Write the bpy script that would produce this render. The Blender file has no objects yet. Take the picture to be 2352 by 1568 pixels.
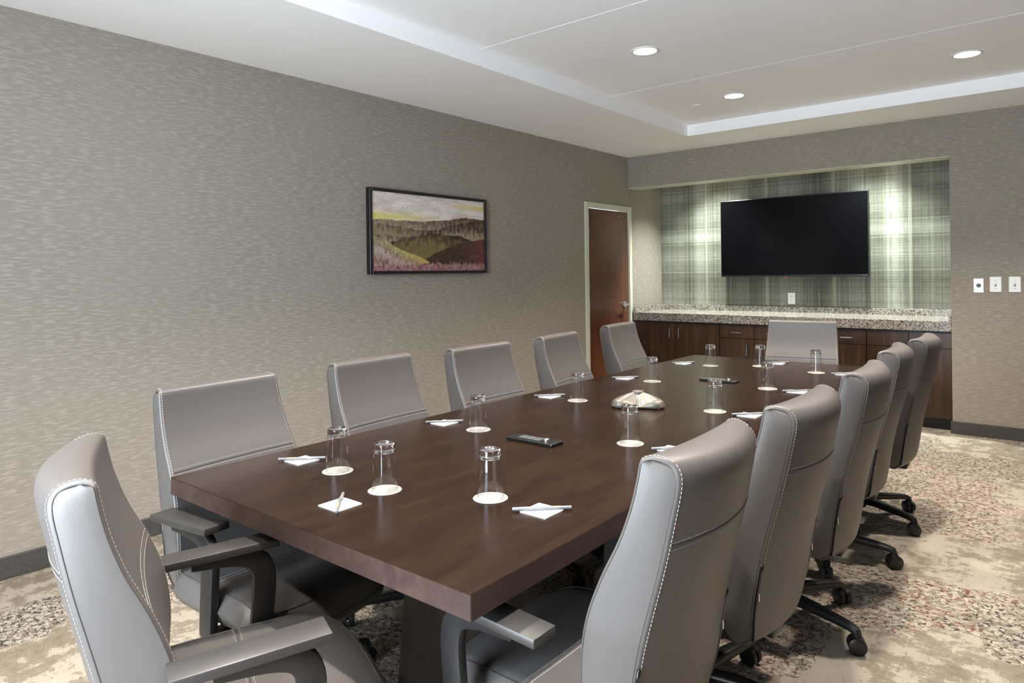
import bpy, bmesh, math, random
from mathutils import Vector, Matrix, noise

PI = math.pi
R = math.radians
scene = bpy.context.scene
C = scene.collection

# ------------------------------------------------------------------ camera
cam_d = bpy.data.cameras.new('camera')
cam_d.lens = 24.0
cam_d.sensor_width = 36.0
cam_d.sensor_fit = 'HORIZONTAL'
cam_d.shift_y = -0.0664
cam_d.clip_start = 0.02
cam = bpy.data.objects.new('camera', cam_d)
C.objects.link(cam)
YAW, ROLL = R(39.3846), R(-0.75)
_fw = Vector((-math.sin(YAW), math.cos(YAW), 0))
_r0 = Vector((math.cos(YAW), math.sin(YAW), 0))
_up0 = Vector((0, 0, 1))
_rt = _r0 * math.cos(ROLL) + _up0 * math.sin(ROLL)
_up = _up0 * math.cos(ROLL) - _r0 * math.sin(ROLL)
M = Matrix((_rt, _up, -_fw)).transposed().to_4x4()
M.translation = Vector((3.6886, -6.4817, 1.3306))
cam.matrix_world = M
scene.camera = cam

# ------------------------------------------------------------------ exposure, world
vs = scene.view_settings
vs.view_transform = 'Standard'
vs.look = 'None'
vs.gamma = 1.0
vs.use_curve_mapping = False
vs.exposure = 0.14
scene.cycles.max_bounces = 10
scene.cycles.diffuse_bounces = 5
scene.cycles.transmission_bounces = 10
scene.cycles.transparent_max_bounces = 16
scene.cycles.caustics_reflective = False
scene.cycles.caustics_refractive = False
scene.cycles.sample_clamp_indirect = 10.0

world = bpy.data.worlds.new('sky')
scene.world = world
world.use_nodes = True
wb = world.node_tree.nodes['Background']
wb.inputs[0].default_value = (0.78, 0.88, 1.0, 1)
wb.inputs[1].default_value = 41.0

# light strengths
CAN_W = 240.0          # each recessed ceiling spot
CAN_COL = (1.0, 0.90, 0.79)
ALC_W = 390.0          # the two spots over the alcove
ALC_COL = (0.93, 1.0, 0.94)

# room dimensions
XR, YN = 5.60, -7.45          # right wall, near wall
H, TR = 2.559, 2.658          # ceiling border, raised tray
TX0, TX1, TY0, TY1 = 0.992, 4.60, -7.25, -0.652   # tray opening
SOF = 2.228                   # underside of the alcove lip
AX, AD = 2.932, 0.75          # alcove right edge, depth
TH = 0.737                    # table top

# portal that guides daylight through the window
WX0, WX1, WZ0, WZ1 = 1.90, 3.15, 0.30, 2.40
pd = bpy.data.lights.new('window_portal', 'AREA')
pd.shape = 'RECTANGLE'
pd.size = WX1 - WX0
pd.size_y = WZ1 - WZ0
pd.cycles.is_portal = True
po = bpy.data.objects.new('window_portal', pd)
C.objects.link(po)
po.location = ((WX0 + WX1) / 2, YN - 0.14, (WZ0 + WZ1) / 2)
po.rotation_euler = (R(90), 0, 0)


# ------------------------------------------------------------------ materials
def lin(c):
    return tuple(((v / 255) / 12.92 if v / 255 <= 0.04045 else ((v / 255 + 0.055) / 1.055) ** 2.4) for v in c) + (1,)


class NT:
    """small node-tree builder"""
    def __init__(s, name):
        s.m = bpy.data.materials.new(name)
        s.m.use_nodes = True
        s.t = s.m.node_tree
        s.b = s.t.nodes['Principled BSDF']
        s.out = s.t.nodes['Material Output']

    def n(s, typ, **kw):
        nd = s.t.nodes.new(typ)
        for k, v in kw.items():
            setattr(nd, k, v)
        return nd

    def l(s, a, b):
        s.t.links.new(a, b)

    def val(s, x, sock):
        if hasattr(x, 'is_linked') or isinstance(x, bpy.types.NodeSocket):
            s.l(x, sock)
        else:
            sock.default_value = x

    def math(s, op, a, b=0.0, c=None, clamp=False):
        nd = s.n('ShaderNodeMath', operation=op, use_clamp=clamp)
        s.val(a, nd.inputs[0])
        s.val(b, nd.inputs[1])
        if c is not None:
            s.val(c, nd.inputs[2])
        return nd.outputs[0]

    def vec(s, x, y, z=0.0):
        nd = s.n('ShaderNodeCombineXYZ')
        s.val(x, nd.inputs[0]); s.val(y, nd.inputs[1]); s.val(z, nd.inputs[2])
        return nd.outputs[0]

    def pos(s, obj=False):
        if obj:
            g = s.n('ShaderNodeTexCoord').outputs['Object']
        else:
            g = s.n('ShaderNodeNewGeometry').outputs['Position']
        sp = s.n('ShaderNodeSeparateXYZ')
        s.l(g, sp.inputs[0])
        return sp.outputs[0], sp.outputs[1], sp.outputs[2], g

    def noise(s, v, scale=1.0, detail=2.0, rough=0.5, dist=0.0, dim='3D'):
        nd = s.n('ShaderNodeTexNoise', noise_dimensions=dim)
        if dim == '1D':
            s.val(v, nd.inputs['W'])
        else:
            s.l(v, nd.inputs['Vector'])
        nd.inputs['Scale'].default_value = scale
        nd.inputs['Detail'].default_value = detail
        nd.inputs['Roughness'].default_value = rough
        nd.inputs['Distortion'].default_value = dist
        return nd.outputs['Fac']

    def vor(s, v, scale=1.0, feature='F1', out='Distance', rnd=1.0, metric='EUCLIDEAN', smooth=None):
        nd = s.n('ShaderNodeTexVoronoi', feature=feature)
        if feature != 'DISTANCE_TO_EDGE':
            nd.distance = metric
        s.l(v, nd.inputs['Vector'])
        nd.inputs['Scale'].default_value = scale
        nd.inputs['Randomness'].default_value = rnd
        return nd.outputs[out]

    def ramp(s, f, stops, interp='LINEAR'):
        nd = s.n('ShaderNodeValToRGB')
        cr = nd.color_ramp
        cr.interpolation = interp
        while len(cr.elements) < len(stops):
            cr.elements.new(0.5)
        for e, (p, c) in zip(cr.elements, stops):
            e.position = p
            e.color = c if len(c) == 4 else lin(c)
        s.l(f, nd.inputs[0])
        return nd.outputs[0]

    def step(s, f, a, b):
        nd = s.n('ShaderNodeMapRange', interpolation_type='SMOOTHSTEP')
        s.val(f, nd.inputs[0])
        nd.inputs[1].default_value = a
        nd.inputs[2].default_value = b
        return nd.outputs[0]

    def mix(s, f, a, b, mode='MIX'):
        nd = s.n('ShaderNodeMix', data_type='RGBA', blend_type=mode)
        s.val(f, nd.inputs[0])
        for x, i in ((a, 6), (b, 7)):
            if isinstance(x, tuple):
                nd.inputs[i].default_value = x if len(x) == 4 else lin(x)
            else:
                s.l(x, nd.inputs[i])
        return nd.outputs[2]

    def bump(s, h, strength=0.2, dist=0.01):
        nd = s.n('ShaderNodeBump')
        nd.inputs['Strength'].default_value = strength
        nd.inputs['Distance'].default_value = dist
        s.l(h, nd.inputs['Height'])
        s.l(nd.outputs[0], s.b.inputs['Normal'])

    def set(s, col=None, rough=None, metal=None, spec=None):
        if col is not None:
            if isinstance(col, tuple):
                s.b.inputs['Base Color'].default_value = col if len(col) == 4 else lin(col)
            else:
                s.l(col, s.b.inputs['Base Color'])
        if rough is not None:
            s.val(rough, s.b.inputs['Roughness'])
        if metal is not None:
            s.b.inputs['Metallic'].default_value = metal
        if spec is not None:
            s.b.inputs['Specular IOR Level'].default_value = spec
        return s.m


def plain(name, col, rough=0.5, metal=0.0, spec=0.5, grain=0.0, scale=400):
    t = NT(name)
    if grain > 0:
        x, y, z, p = t.pos(obj=True)
        f = t.noise(p, scale, 2)
        c = lin(col)
        a = tuple(v * (1 - grain) for v in c[:3]) + (1,)
        b = tuple(min(1, v * (1 + grain)) for v in c[:3]) + (1,)
        t.set(t.ramp(f, [(0.3, a), (0.7, b)]), rough, metal, spec)
    else:
        t.set(col, rough, metal, spec)
    return t.m


def emit(name, col, strength):
    t = NT(name)
    t.b.inputs['Base Color'].default_value = (0, 0, 0, 1)
    t.b.inputs['Emission Color'].default_value = col if len(col) == 4 else lin(col)
    t.b.inputs['Emission Strength'].default_value = strength
    return t.m


def m_wallpaper():
    t = NT('woven_wallpaper')
    x, y, z, p = t.pos()
    h = t.math('ADD', x, y)
    d = t.noise(t.vec(t.math('MULTIPLY', h, 19), t.math('MULTIPLY', z, 115)), 1, 1.5, 0.5)
    d2 = t.noise(t.vec(t.math('MULTIPLY', h, 60), t.math('MULTIPLY', z, 260)), 1, 2)
    band = t.noise(t.vec(t.math('MULTIPLY', h, 1.7), t.math('MULTIPLY', z, 3.1)), 1, 2)
    dash = t.step(d, 0.46, 0.62)
    f = t.math('ADD', t.math('MULTIPLY', dash, 0.62), t.math('MULTIPLY', d2, 0.38))
    c = t.ramp(f, [(0.1, (138, 131, 120)), (0.5, (147, 139, 128)), (0.95, (160, 152, 141))])
    c = t.mix(t.math('MULTIPLY', t.step(band, 0.4, 0.65), 0.25), c, (146, 140, 127))
    t.bump(f, 0.25, 0.002)
    return t.set(c, 0.75, 0, 0.3)


def m_plaid():
    t = NT('plaid_wallpaper')
    x, y, z, p = t.pos()
    vb = t.noise(x, 3.2, 1, dim='1D')
    vf = t.noise(x, 42, 3, 0.7, dim='1D')
    hb = t.noise(z, 4.5, 1, dim='1D')
    hf = t.noise(z, 55, 3, 0.7, dim='1D')
    wv = t.noise(t.vec(t.math('MULTIPLY', x, 170), t.math('MULTIPLY', z, 9)), 1, 2)
    wh = t.noise(t.vec(t.math('MULTIPLY', x, 7), t.math('MULTIPLY', z, 190)), 1, 2)
    f = t.math('ADD', t.math('MULTIPLY', vb, 0.30), t.math('MULTIPLY', vf, 0.17))
    f = t.math('ADD', f, t.math('MULTIPLY', hb, 0.19))
    f = t.math('ADD', f, t.math('MULTIPLY', hf, 0.16))
    f = t.math('ADD', f, t.math('MULTIPLY', wv, 0.09))
    f = t.math('ADD', f, t.math('MULTIPLY', wh, 0.09))
    c = t.ramp(f, [(0.30, (40, 41, 34)), (0.44, (76, 77, 66)), (0.53, (114, 115, 104)), (0.68, (180, 182, 172))])
    # pale pin-stripes
    ln = t.math('PINGPONG', t.math('ADD', x, 0.11), 0.33)
    s1 = t.math('LESS_THAN', ln, 0.0035)
    s2 = t.math('LESS_THAN', t.math('ABSOLUTE', t.math('SUBTRACT', ln, 0.011)), 0.002)
    c = t.mix(t.math('MULTIPLY', t.math('ADD', s1, s2, clamp=True), 0.45), c, (198, 196, 170))
    return t.set(c, 0.6, 0, 0.3)


def m_carpet():
    t = NT('patterned_carpet')
    x, y, z, p = t.pos()
    S = lambda a, k: t.math('MULTIPLY', a, k)
    # ground: cream blotches with ragged edges over taupe, in bands that run along the room
    b1 = t.noise(t.vec(S(x, 9), S(y, 12), 1.0), 1, 8, 0.74)
    band = t.noise(t.vec(S(x, 3.2), S(y, 0.9), 5.0), 1, 2, 0.6)
    strk = t.noise(t.vec(S(x, 60), S(y, 6), 8.0), 1, 3, 0.6)
    g = t.math('ADD', S(b1, 0.56), t.math('ADD', S(band, 0.34), S(strk, 0.10)))
    ground = t.ramp(g, [(0.36, (118, 106, 90)), (0.45, (140, 128, 111)), (0.492, (150, 138, 120)), (0.508, (183, 173, 155)), (0.62, (190, 182, 166))])
    fine = t.noise(t.vec(S(x, 120), S(y, 160), 0.0), 1, 2)
    ground = t.mix(0.16, ground, t.ramp(fine, [(0.3, (104, 94, 80)), (0.7, (200, 192, 178))]))
    fl = t.noise(t.vec(S(x, 40), S(y, 120), 2.0), 1, 2)
    ground = t.mix(t.math('MULTIPLY', t.step(fl, 0.70, 0.75), 0.75), ground, (62, 55, 50))
    # pebble patches: ragged rectangles about a metre by half a metre
    w1 = S(t.math('SUBTRACT', t.noise(p, 5, 3), 0.5), 0.16)
    w2 = S(t.math('SUBTRACT', t.noise(t.vec(y, x, 3.0), 5, 3), 0.5), 0.16)
    cell = t.vor(t.vec(S(t.math('ADD', x, w1), 2.3), S(t.math('ADD', y, w2), 1.7), 0.0), 1, 'F1', 'Color', 0.5, 'CHEBYCHEV')
    cs = t.n('ShaderNodeSeparateColor')
    t.l(cell, cs.inputs[0])
    patch = t.step(cs.outputs[0], 0.54, 0.56)
    redpatch = t.step(cs.outputs[1], 0.30, 0.55)
    j1, j2 = t.noise(p, 30, 3), t.noise(t.vec(y, x, 7.0), 30, 3)
    pv = t.vec(t.math('ADD', S(x, 44), S(j1, 1.6)), t.math('ADD', S(y, 64), S(j2, 1.6)), 0.0)
    edge = t.vor(pv, 1, 'DISTANCE_TO_EDGE', 'Distance', 1.0)
    pc = t.vor(pv, 1, 'F1', 'Color', 1.0)
    pcs = t.n('ShaderNodeSeparateColor')
    t.l(pc, pcs.inputs[0])
    stone = t.ramp(pcs.outputs[2], [(0.0, (140, 129, 112)), (0.3, (172, 163, 147)), (1.0, (194, 187, 172))])
    thin = t.noise(p, 45, 2)
    emask = t.step(t.math('ADD', edge, S(t.math('SUBTRACT', thin, 0.46), 0.55)), 0.13, 0.03)
    rednoise = t.step(t.noise(p, 14, 2), 0.40, 0.52)
    ecol = t.mix(t.math('MULTIPLY', redpatch, rednoise), (48, 45, 43), (112, 44, 42))
    pebble = t.mix(S(emask, 0.88), stone, ecol)
    fray = t.step(t.noise(p, 20, 5, 0.65), 0.36, 0.44)
    c = t.mix(t.math('MULTIPLY', patch, fray), ground, pebble)
    hs = t.n('ShaderNodeHueSaturation')
    hs.inputs['Value'].default_value = 0.66
    hs.inputs['Saturation'].default_value = 0.92
    t.l(c, hs.inputs['Color'])
    c = hs.outputs[0]
    pile = t.noise(p, 700, 2)
    t.bump(pile, 0.5, 0.003)
    return t.set(c, 0.95, 0, 0.1)


def m_granite():
    t = NT('speckled_granite')
    x, y, z, p = t.pos()
    v = t.vor(p, 130, 'F1', 'Color')
    s = t.n('ShaderNodeSeparateColor')
    t.l(v, s.inputs[0])
    n1 = t.noise(p, 90, 3)
    f = t.math('ADD', t.math('MULTIPLY', s.outputs[0], 0.6), t.math('MULTIPLY', n1, 0.4))
    c = t.ramp(f, [(0.20, (52, 48, 45)), (0.34, (102, 95, 88)), (0.5, (138, 130, 121)), (0.75, (178, 172, 163))])
    return t.set(c, 0.18, 0, 0.5)


def m_wood(name, cols, axis='z', sc=26, rough=0.35, obj=False, stretch=0.06, spec=0.5, grain=True):
    t = NT(name)
    x, y, z, p = t.pos(obj)
    k = {'x': (stretch, 1, 1), 'y': (1, stretch, 1), 'z': (1, 1, stretch)}[axis]
    v = t.vec(*[t.math('MULTIPLY', a, sc * b) for a, b in zip((x, y, z), k)])
    g = t.noise(v, 1, 5, 0.6, 0.6)
    v2 = t.vec(*[t.math('MULTIPLY', a, sc * 6 * b) for a, b in zip((x, y, z), (k[0] * (0.5 if axis == 'x' else 1), k[1] * (0.5 if axis == 'y' else 1), k[2] * (0.5 if axis == 'z' else 1)))])
    f = t.noise(v2, 1, 2)
    bl = t.noise(p, 5, 2)
    s = t.math('ADD', t.math('MULTIPLY', g, 0.6), t.math('ADD', t.math('MULTIPLY', f, 0.22), t.math('MULTIPLY', bl, 0.18)))
    n = len(cols) - 1
    c = t.ramp(s, [(0.32 + 0.36 * i / n, q) for i, q in enumerate(cols)])
    if grain:
        t.bump(f, 0.05, 0.001)
    return t.set(c, rough, 0, spec)


def m_leather():
    t = NT('taupe_leather')
    x, y, z, p = t.pos(obj=True)
    f = t.noise(p, 900, 3)
    v = t.vor(p, 700, 'F1', 'Distance')
    c = t.ramp(f, [(0.3, (73, 70, 69)), (0.7, (82, 79, 77))])
    t.bump(v, 0.10, 0.0008)
    return t.set(c, 0.42, 0, 0.45)


def m_glass_thin():
    t = NT('clear_glass_wall')
    t.t.nodes.remove(t.b)
    tr = t.n('ShaderNodeBsdfTransparent')
    tr.inputs[0].default_value = (0.955, 0.965, 0.962, 1)
    gl = t.n('ShaderNodeBsdfGlossy')
    gl.inputs['Roughness'].default_value = 0.02
    lw = t.n('ShaderNodeLayerWeight')
    lw.inputs[0].default_value = 0.5
    fac = t.math('ADD', 0.06, t.math('MULTIPLY', t.math('POWER', lw.outputs['Facing'], 3.0), 0.62))
    mx = t.n('ShaderNodeMixShader')
    t.l(fac, mx.inputs[0])
    t.l(tr.outputs[0], mx.inputs[1])
    t.l(gl.outputs[0], mx.inputs[2])
    t.l(mx.outputs[0], t.out.inputs[0])
    return t.m


def m_glass_solid():
    t = NT('clear_glass_base')
    t.t.nodes.remove(t.b)
    g = t.n('ShaderNodeBsdfGlass')
    g.inputs['Roughness'].default_value = 0.0
    g.inputs['IOR'].default_value = 1.5
    t.l(g.outputs[0], t.out.inputs[0])
    return t.m


def m_print():
    t = NT('landscape_print')
    a = t.n('ShaderNodeAttribute', attribute_name='print')
    return t.set(a.outputs['Color'], 0.55, 0, 0.3)


MAT = {
    'wallpaper': m_wallpaper(),
    'plaid': m_plaid(),
    'carpet': m_carpet(),
    'ceiling': plain('ceiling_paint', (248, 248, 249), 0.85, 0, 0.2),
    'white_wall': plain('cream_wall_paint', (206, 205, 188), 0.7, 0, 0.3),
    'trim': plain('pale_sage_trim', (200, 200, 180), 0.4),
    'base': plain('charcoal_baseboard', (66, 64, 62), 0.55, 0, 0.4, 0.25, 120),
    'granite': m_granite(),
    'walnut': m_wood('walnut_veneer', [(34, 22, 13), (56, 37, 22), (88, 60, 37)], 'z', 26, 0.32),
    'walnut_dark': m_wood('walnut_shadow_gap', [(24, 16, 12), (34, 24, 18)], 'z', 26, 0.5),
    'doorwood': m_wood('mahogany_door', [(66, 38, 25), (92, 54, 36), (112, 68, 45)], 'z', 30, 0.3),
    'table': m_wood('espresso_table_wood', [(20, 12, 8), (29, 18, 12), (40, 26, 18)], 'y', 12, 0.26, False, 0.22, 0.13, False),
    'tableedge': m_wood('espresso_table_edge', [(38, 26, 23), (50, 36, 32), (62, 46, 40)], 'y', 20, 0.38, False, 0.16),
    'tablebase': m_wood('dark_table_base', [(26, 21, 18), (38, 31, 27), (48, 40, 34)], 'z', 30, 0.4),
    'leather': m_leather(),
    'stitch': plain('pale_thread', (158, 155, 151), 0.7),
    'seam': plain('dark_seam', (60, 57, 55), 0.6),
    'zip': plain('black_zipper', (16, 16, 17), 0.25),
    'armpad': plain('soft_black_pad', (44, 42, 41), 0.42, 0, 0.5, 0.25, 1400),
    'black': plain('black_plastic', (24, 24, 25), 0.38),
    'steel': plain('brushed_steel', (190, 190, 190), 0.3, 1.0),
    'chrome': plain('chrome', (210, 210, 212), 0.15, 1.0),
    'white_plastic': plain('white_plastic', (232, 233, 230), 0.4),
    'slot': plain('socket_slot', (90, 90, 88), 0.6),
    'tvframe': plain('tv_bezel', (20, 20, 21), 0.3),
    'screen': plain('tv_screen', (5, 5, 7), 0.14, 0, 0.22),
    'frame': plain('black_picture_frame', (20, 18, 17), 0.4),
    'print': m_print(),
    'paper': plain('white_paper', (250, 250, 250), 0.8),
    'coaster': plain('pulp_coaster', (142, 140, 136), 0.85, 0, 0.3, 0.06, 300),
    'glass': m_glass_thin(),
    'glass_base': m_glass_solid(),
    'pen': plain('grey_pen_barrel', (92, 95, 98), 0.35),
    'pencap': plain('grey_pen_cap', (104, 107, 110), 0.4),
    'gold': plain('gold_print', (214, 172, 92), 0.5),
    'whiteink': plain('white_print', (240, 240, 240), 0.5),
    'phone': plain('champagne_silver', (92, 88, 80), 0.40, 0.45),
    'phonegrille': plain('grey_speaker_grille', (92, 90, 86), 0.5, 0.3),
    'phonescreen': plain('phone_display', (140, 146, 150), 0.2),
    'key': plain('phone_keys', (150, 148, 142), 0.45),
    'led': emit('red_led', (255, 50, 40), 3.0),
    'lamp': emit('lit_lamp_lens', (255, 248, 238), 14.0),
    'module': plain('black_module', (17, 18, 19), 0.3),
    'port': plain('grey_port', (70, 72, 74), 0.45),
    'window_frame': plain('window_frame', (70, 68, 66), 0.4),
}


# ------------------------------------------------------------------ mesh helpers
def obj(name, bm, mat, parent=None, smooth=False, loc=None):
    me = bpy.data.meshes.new(name)
    bmesh.ops.recalc_face_normals(bm, faces=bm.faces)
    bm.to_mesh(me)
    bm.free()
    if smooth:
        for p in me.polygons:
            p.use_smooth = True
        if smooth is not True:
            me.set_sharp_from_angle(angle=R(smooth))
    me.materials.append(MAT[mat] if isinstance(mat, str) else mat)
    o = bpy.data.objects.new(name, me)
    C.objects.link(o)
    if parent is not None:
        o.parent = parent
    if loc is not None:
        o.location = loc
    return o


def empty(name, loc=(0, 0, 0), rz=0.0):
    o = bpy.data.objects.new(name, None)
    o.empty_display_size = 0.05
    C.objects.link(o)
    o.location = loc
    o.rotation_euler = (0, 0, rz)
    return o


def tag(o, label, cat, group=None):
    o['label'] = label
    o['category'] = cat
    if group:
        o['group'] = group
    return o


def struct(o, label=None, cat=None):
    o['kind'] = 'structure'
    if label:
        o['label'] = label
    if cat:
        o['category'] = cat
    return o


def copy_tree(o, parent=None):
    c = o.copy()
    C.objects.link(c)
    c.parent = parent
    for ch in list(o.children):
        copy_tree(ch, c)
    return c


def box(bm, x0, x1, y0, y1, z0, z1, bev=0.0, seg=2):
    r = bmesh.ops.create_cube(bm, size=1.0)
    vv = r['verts']
    bmesh.ops.scale(bm, vec=(x1 - x0, y1 - y0, z1 - z0), verts=vv)
    bmesh.ops.translate(bm, vec=((x0 + x1) / 2, (y0 + y1) / 2, (z0 + z1) / 2), verts=vv)
    if bev > 0:
        ee = list({e for v in vv for e in v.link_edges})
        bmesh.ops.bevel(bm, geom=ee, offset=bev, segments=seg, profile=0.5, affect='EDGES')
    return bm


def B(*a, **k):
    return box(bmesh.new(), *a, **k)


def cyl(bm, p0, p1, r0, r1=None, n=24, caps=True):
    p0, p1 = Vector(p0), Vector(p1)
    r1 = r0 if r1 is None else r1
    d = (p1 - p0)
    q = d.to_track_quat('Z', 'Y').to_matrix()
    a, b = [], []
    for i in range(n):
        t = 2 * PI * i / n
        e = q @ Vector((math.cos(t), math.sin(t), 0))
        a.append(bm.verts.new(p0 + e * r0))
        b.append(bm.verts.new(p1 + e * r1))
    for i in range(n):
        j = (i + 1) % n
        bm.faces.new((a[i], a[j], b[j], b[i]))
    if caps:
        bm.faces.new(a[::-1])
        bm.faces.new(b)
    return bm


def lathe(bm, prof, n=32, c=(0, 0, 0)):
    """prof: list of (r, z); r=0 ends collapse to a point"""
    rings = []
    for r, z in prof:
        if r < 1e-6:
            rings.append([bm.verts.new((c[0], c[1], c[2] + z))])
        else:
            rings.append([bm.verts.new((c[0] + r * math.cos(2 * PI * i / n), c[1] + r * math.sin(2 * PI * i / n), c[2] + z)) for i in range(n)])
    for A, Bq in zip(rings, rings[1:]):
        for i in range(n):
            j = (i + 1) % n
            if len(A) == 1 and len(Bq) == 1:
                continue
            if len(A) == 1:
                bm.faces.new((A[0], Bq[i], Bq[j]))
            elif len(Bq) == 1:
                bm.faces.new((A[i], A[j], Bq[0]))
            else:
                bm.faces.new((A[i], A[j], Bq[j], Bq[i]))
    return bm


def sweep(bm, pts, prof, up=(0, 0, 1), caps=True, scales=None):
    """sweep a 2D profile [(a, b)] along a polyline; a = side axis, b = other axis"""
    pts = [Vector(p) for p in pts]
    rings = []
    upv = Vector(up)
    for i, p in enumerate(pts):
        t = (pts[min(i + 1, len(pts) - 1)] - pts[max(i - 1, 0)]).normalized()
        side = t.cross(upv)
        if side.length < 1e-4:
            side = Vector((1, 0, 0))
        side.normalize()
        oth = side.cross(t).normalized()
        s = scales[i] if scales else 1.0
        rings.append([bm.verts.new(p + side * a * s + oth * b * s) for a, b in prof])
    n = len(prof)
    for A, Bq in zip(rings, rings[1:]):
        for i in range(n):
            j = (i + 1) % n
            bm.faces.new((A[i], A[j], Bq[j], Bq[i]))
    if caps:
        bm.faces.new(rings[0][::-1])
        bm.faces.new(rings[-1])
    return bm


def circ(r, n=6):
    return [(r * math.cos(2 * PI * i / n), r * math.sin(2 * PI * i / n)) for i in range(n)]


def rrect(w, h, r, n=3):
    out = []
    for cx, cy, a0 in ((w / 2 - r, h / 2 - r, 0), (-w / 2 + r, h / 2 - r, 90), (-w / 2 + r, -h / 2 + r, 180), (w / 2 - r, -h / 2 + r, 270)):
        for k in range(n + 1):
            a = R(a0 + 90 * k / n)
            out.append((cx + r * math.cos(a), cy + r * math.sin(a)))
    return out


def catmull(pts, per=6, closed=False):
    P = [Vector(p) for p in pts]
    n = len(P)
    out = []
    rng = range(n) if closed else range(n - 1)
    for i in rng:
        p0 = P[(i - 1) % n] if closed else P[max(i - 1, 0)]
        p1 = P[i]
        p2 = P[(i + 1) % n]
        p3 = P[(i + 2) % n] if closed else P[min(i + 2, n - 1)]
        for k in range(per):
            t = k / per
            out.append(0.5 * ((2 * p1) + (-p0 + p2) * t + (2 * p0 - 5 * p1 + 4 * p2 - p3) * t * t + (-p0 + 3 * p1 - 3 * p2 + p3) * t ** 3))
    if not closed:
        out.append(P[-1])
    return out


# ================================================================== THE ROOM
# floor
o = struct(obj('floor', B(-0.1, XR + 0.1, YN - 0.1, AD + 0.1, -0.05, 0.0), 'carpet'),
           'beige patterned carpet with red and charcoal pebble patches', 'floor')

# left wall with the door opening
DY0, DY1, DZ = -0.808, -0.015, 1.972
bm = bmesh.new()
box(bm, -0.12, 0, YN - 0.1, DY0, 0, 2.75)
box(bm, -0.12, 0, DY1, AD + 0.12, 0, 2.75)
box(bm, -0.12, 0, DY0, DY1, DZ, 2.75)
struct(obj('wall_left', bm, 'wallpaper'), 'long taupe wall with woven-look paper and the painting', 'wall')
# right wall (out of view) and near wall with the window
struct(obj('wall_right', B(XR, XR + 0.12, YN - 0.1, 0.0, 0, 2.75), 'walnut'), 'unseen side wall opposite the painting, dark walnut added to cut bounce light', 'wall')  # unseen wall; dark walnut added to keep bounce off the chair backs
bm = bmesh.new()
box(bm, -0.1, WX0, YN - 0.12, YN, 0, 2.75)
box(bm, WX1, XR + 0.1, YN - 0.12, YN, 0, 2.75)
box(bm, WX0, WX1, YN - 0.12, YN, 0, WZ0)
box(bm, WX0, WX1, YN - 0.12, YN, WZ1, 2.75)
struct(obj('wall_near', bm, 'wallpaper'), 'taupe end wall with the daylight window', 'wall')
# back wall: right part, lip over the alcove, alcove back
bm = bmesh.new()
box(bm, AX, XR + 0.1, 0.0, AD + 0.12, 0, 2.75)
struct(obj('wall_back', bm, 'wallpaper'), 'taupe end wall right of the alcove', 'wall')
bm = bmesh.new()
box(bm, 0, AX, 0.0, 0.19, SOF, 2.75)
o = struct(obj('wall_soffit', bm, 'wallpaper'), 'taupe papered lip hanging across the alcove top', 'wall')
struct(obj('trim_1', B(0.0, AX, 0.0, 0.19, SOF - 0.004, SOF), 'trim'), 'pale painted strip under the alcove lip', 'trim')
struct(obj('wall_alcove', B(0, AX, AD, AD + 0.12, 0, 2.75), 'plaid'), 'olive plaid papered wall behind the television', 'wall')

# ceiling: lower border round a raised tray
bm = bmesh.new()
box(bm, -0.1, TX0, YN - 0.1, 0.0, H, H + 0.2)
box(bm, TX1, XR + 0.1, YN - 0.1, 0.0, H, H + 0.2)
box(bm, TX0, TX1, TY1, 0.0, H, H + 0.2)
box(bm, TX0, TX1, YN - 0.1, TY0, H, H + 0.2)
box(bm, -0.1, AX + 0.1, 0.19, AD + 0.1, H, H + 0.2)
ceil = struct(obj('ceiling', bm, 'ceiling'), 'white ceiling with a raised rectangular tray', 'ceiling')
obj('tray_backing', B(TX0, TX1, TY0, TY1, TR + 0.02, TR + 0.05), 'ceiling', ceil)
ys = [TY0, -6.383, -4.928, -3.473, -2.018, TY1]
for a, b in zip(ys, ys[1:]):
    obj('ceiling_panel', B(TX0, TX1, a + (0.003 if a > TY0 else 0), b - (0.003 if b < TY1 else 0), TR, TR + 0.016, 0.0015, 1), 'ceiling', ceil)

# baseboards
bm = B(0, 0.014, YN, -0.868, 0, 0.10, 0.003, 1)
struct(obj('baseboard_left', bm, 'base'), 'charcoal baseboard along the painting wall', 'baseboard')
bm = bmesh.new()
box(bm, AX - 0.012, XR, -0.014, 0.0, 0, 0.10, 0.003, 1)
struct(obj('baseboard_back', bm, 'base'), 'charcoal baseboard under the light switches', 'baseboard')

# door in the left wall
door = struct(empty('door_1', (0, (DY0 + DY1) / 2, 0)), 'mahogany veneer door in a pale sage frame', 'door')
dy = (DY0 + DY1) / 2
hw_ = (DY1 - DY0) / 2
obj('door_leaf', B(-0.045, -0.004, -hw_ + 0.004, hw_ - 0.004, 0.008, DZ - 0.004, 0.002, 1), 'doorwood', door)
bm = bmesh.new()
for y0, y1, z0, z1 in ((-hw_ - 0.055, -hw_, 0, DZ + 0.055), (hw_, hw_ + 0.055, 0, DZ + 0.055), (-hw_, hw_, DZ, DZ + 0.055)):
    box(bm, -0.10, 0.018, y0, y1, z0, z1, 0.003, 1)
obj('door_frame', bm, 'trim', door)
for z in (1.73, 0.99, 0.25):
    bm = bmesh.new()
    cyl(bm, (0.006, -hw_ + 0.004, z - 0.055), (0.006, -hw_ + 0.004, z + 0.055), 0.009, n=12)
    box(bm, -0.006, 0.001, -hw_ + 0.002, -hw_ + 0.02, z - 0.055, z + 0.055)
    obj('hinge', bm, 'steel', door)
hy, hz = -0.108 - dy, 0.985
bm = bmesh.new()
cyl(bm, (-0.004, hy, hz), (0.012, hy, hz), 0.032, 0.03, 24)
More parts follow.
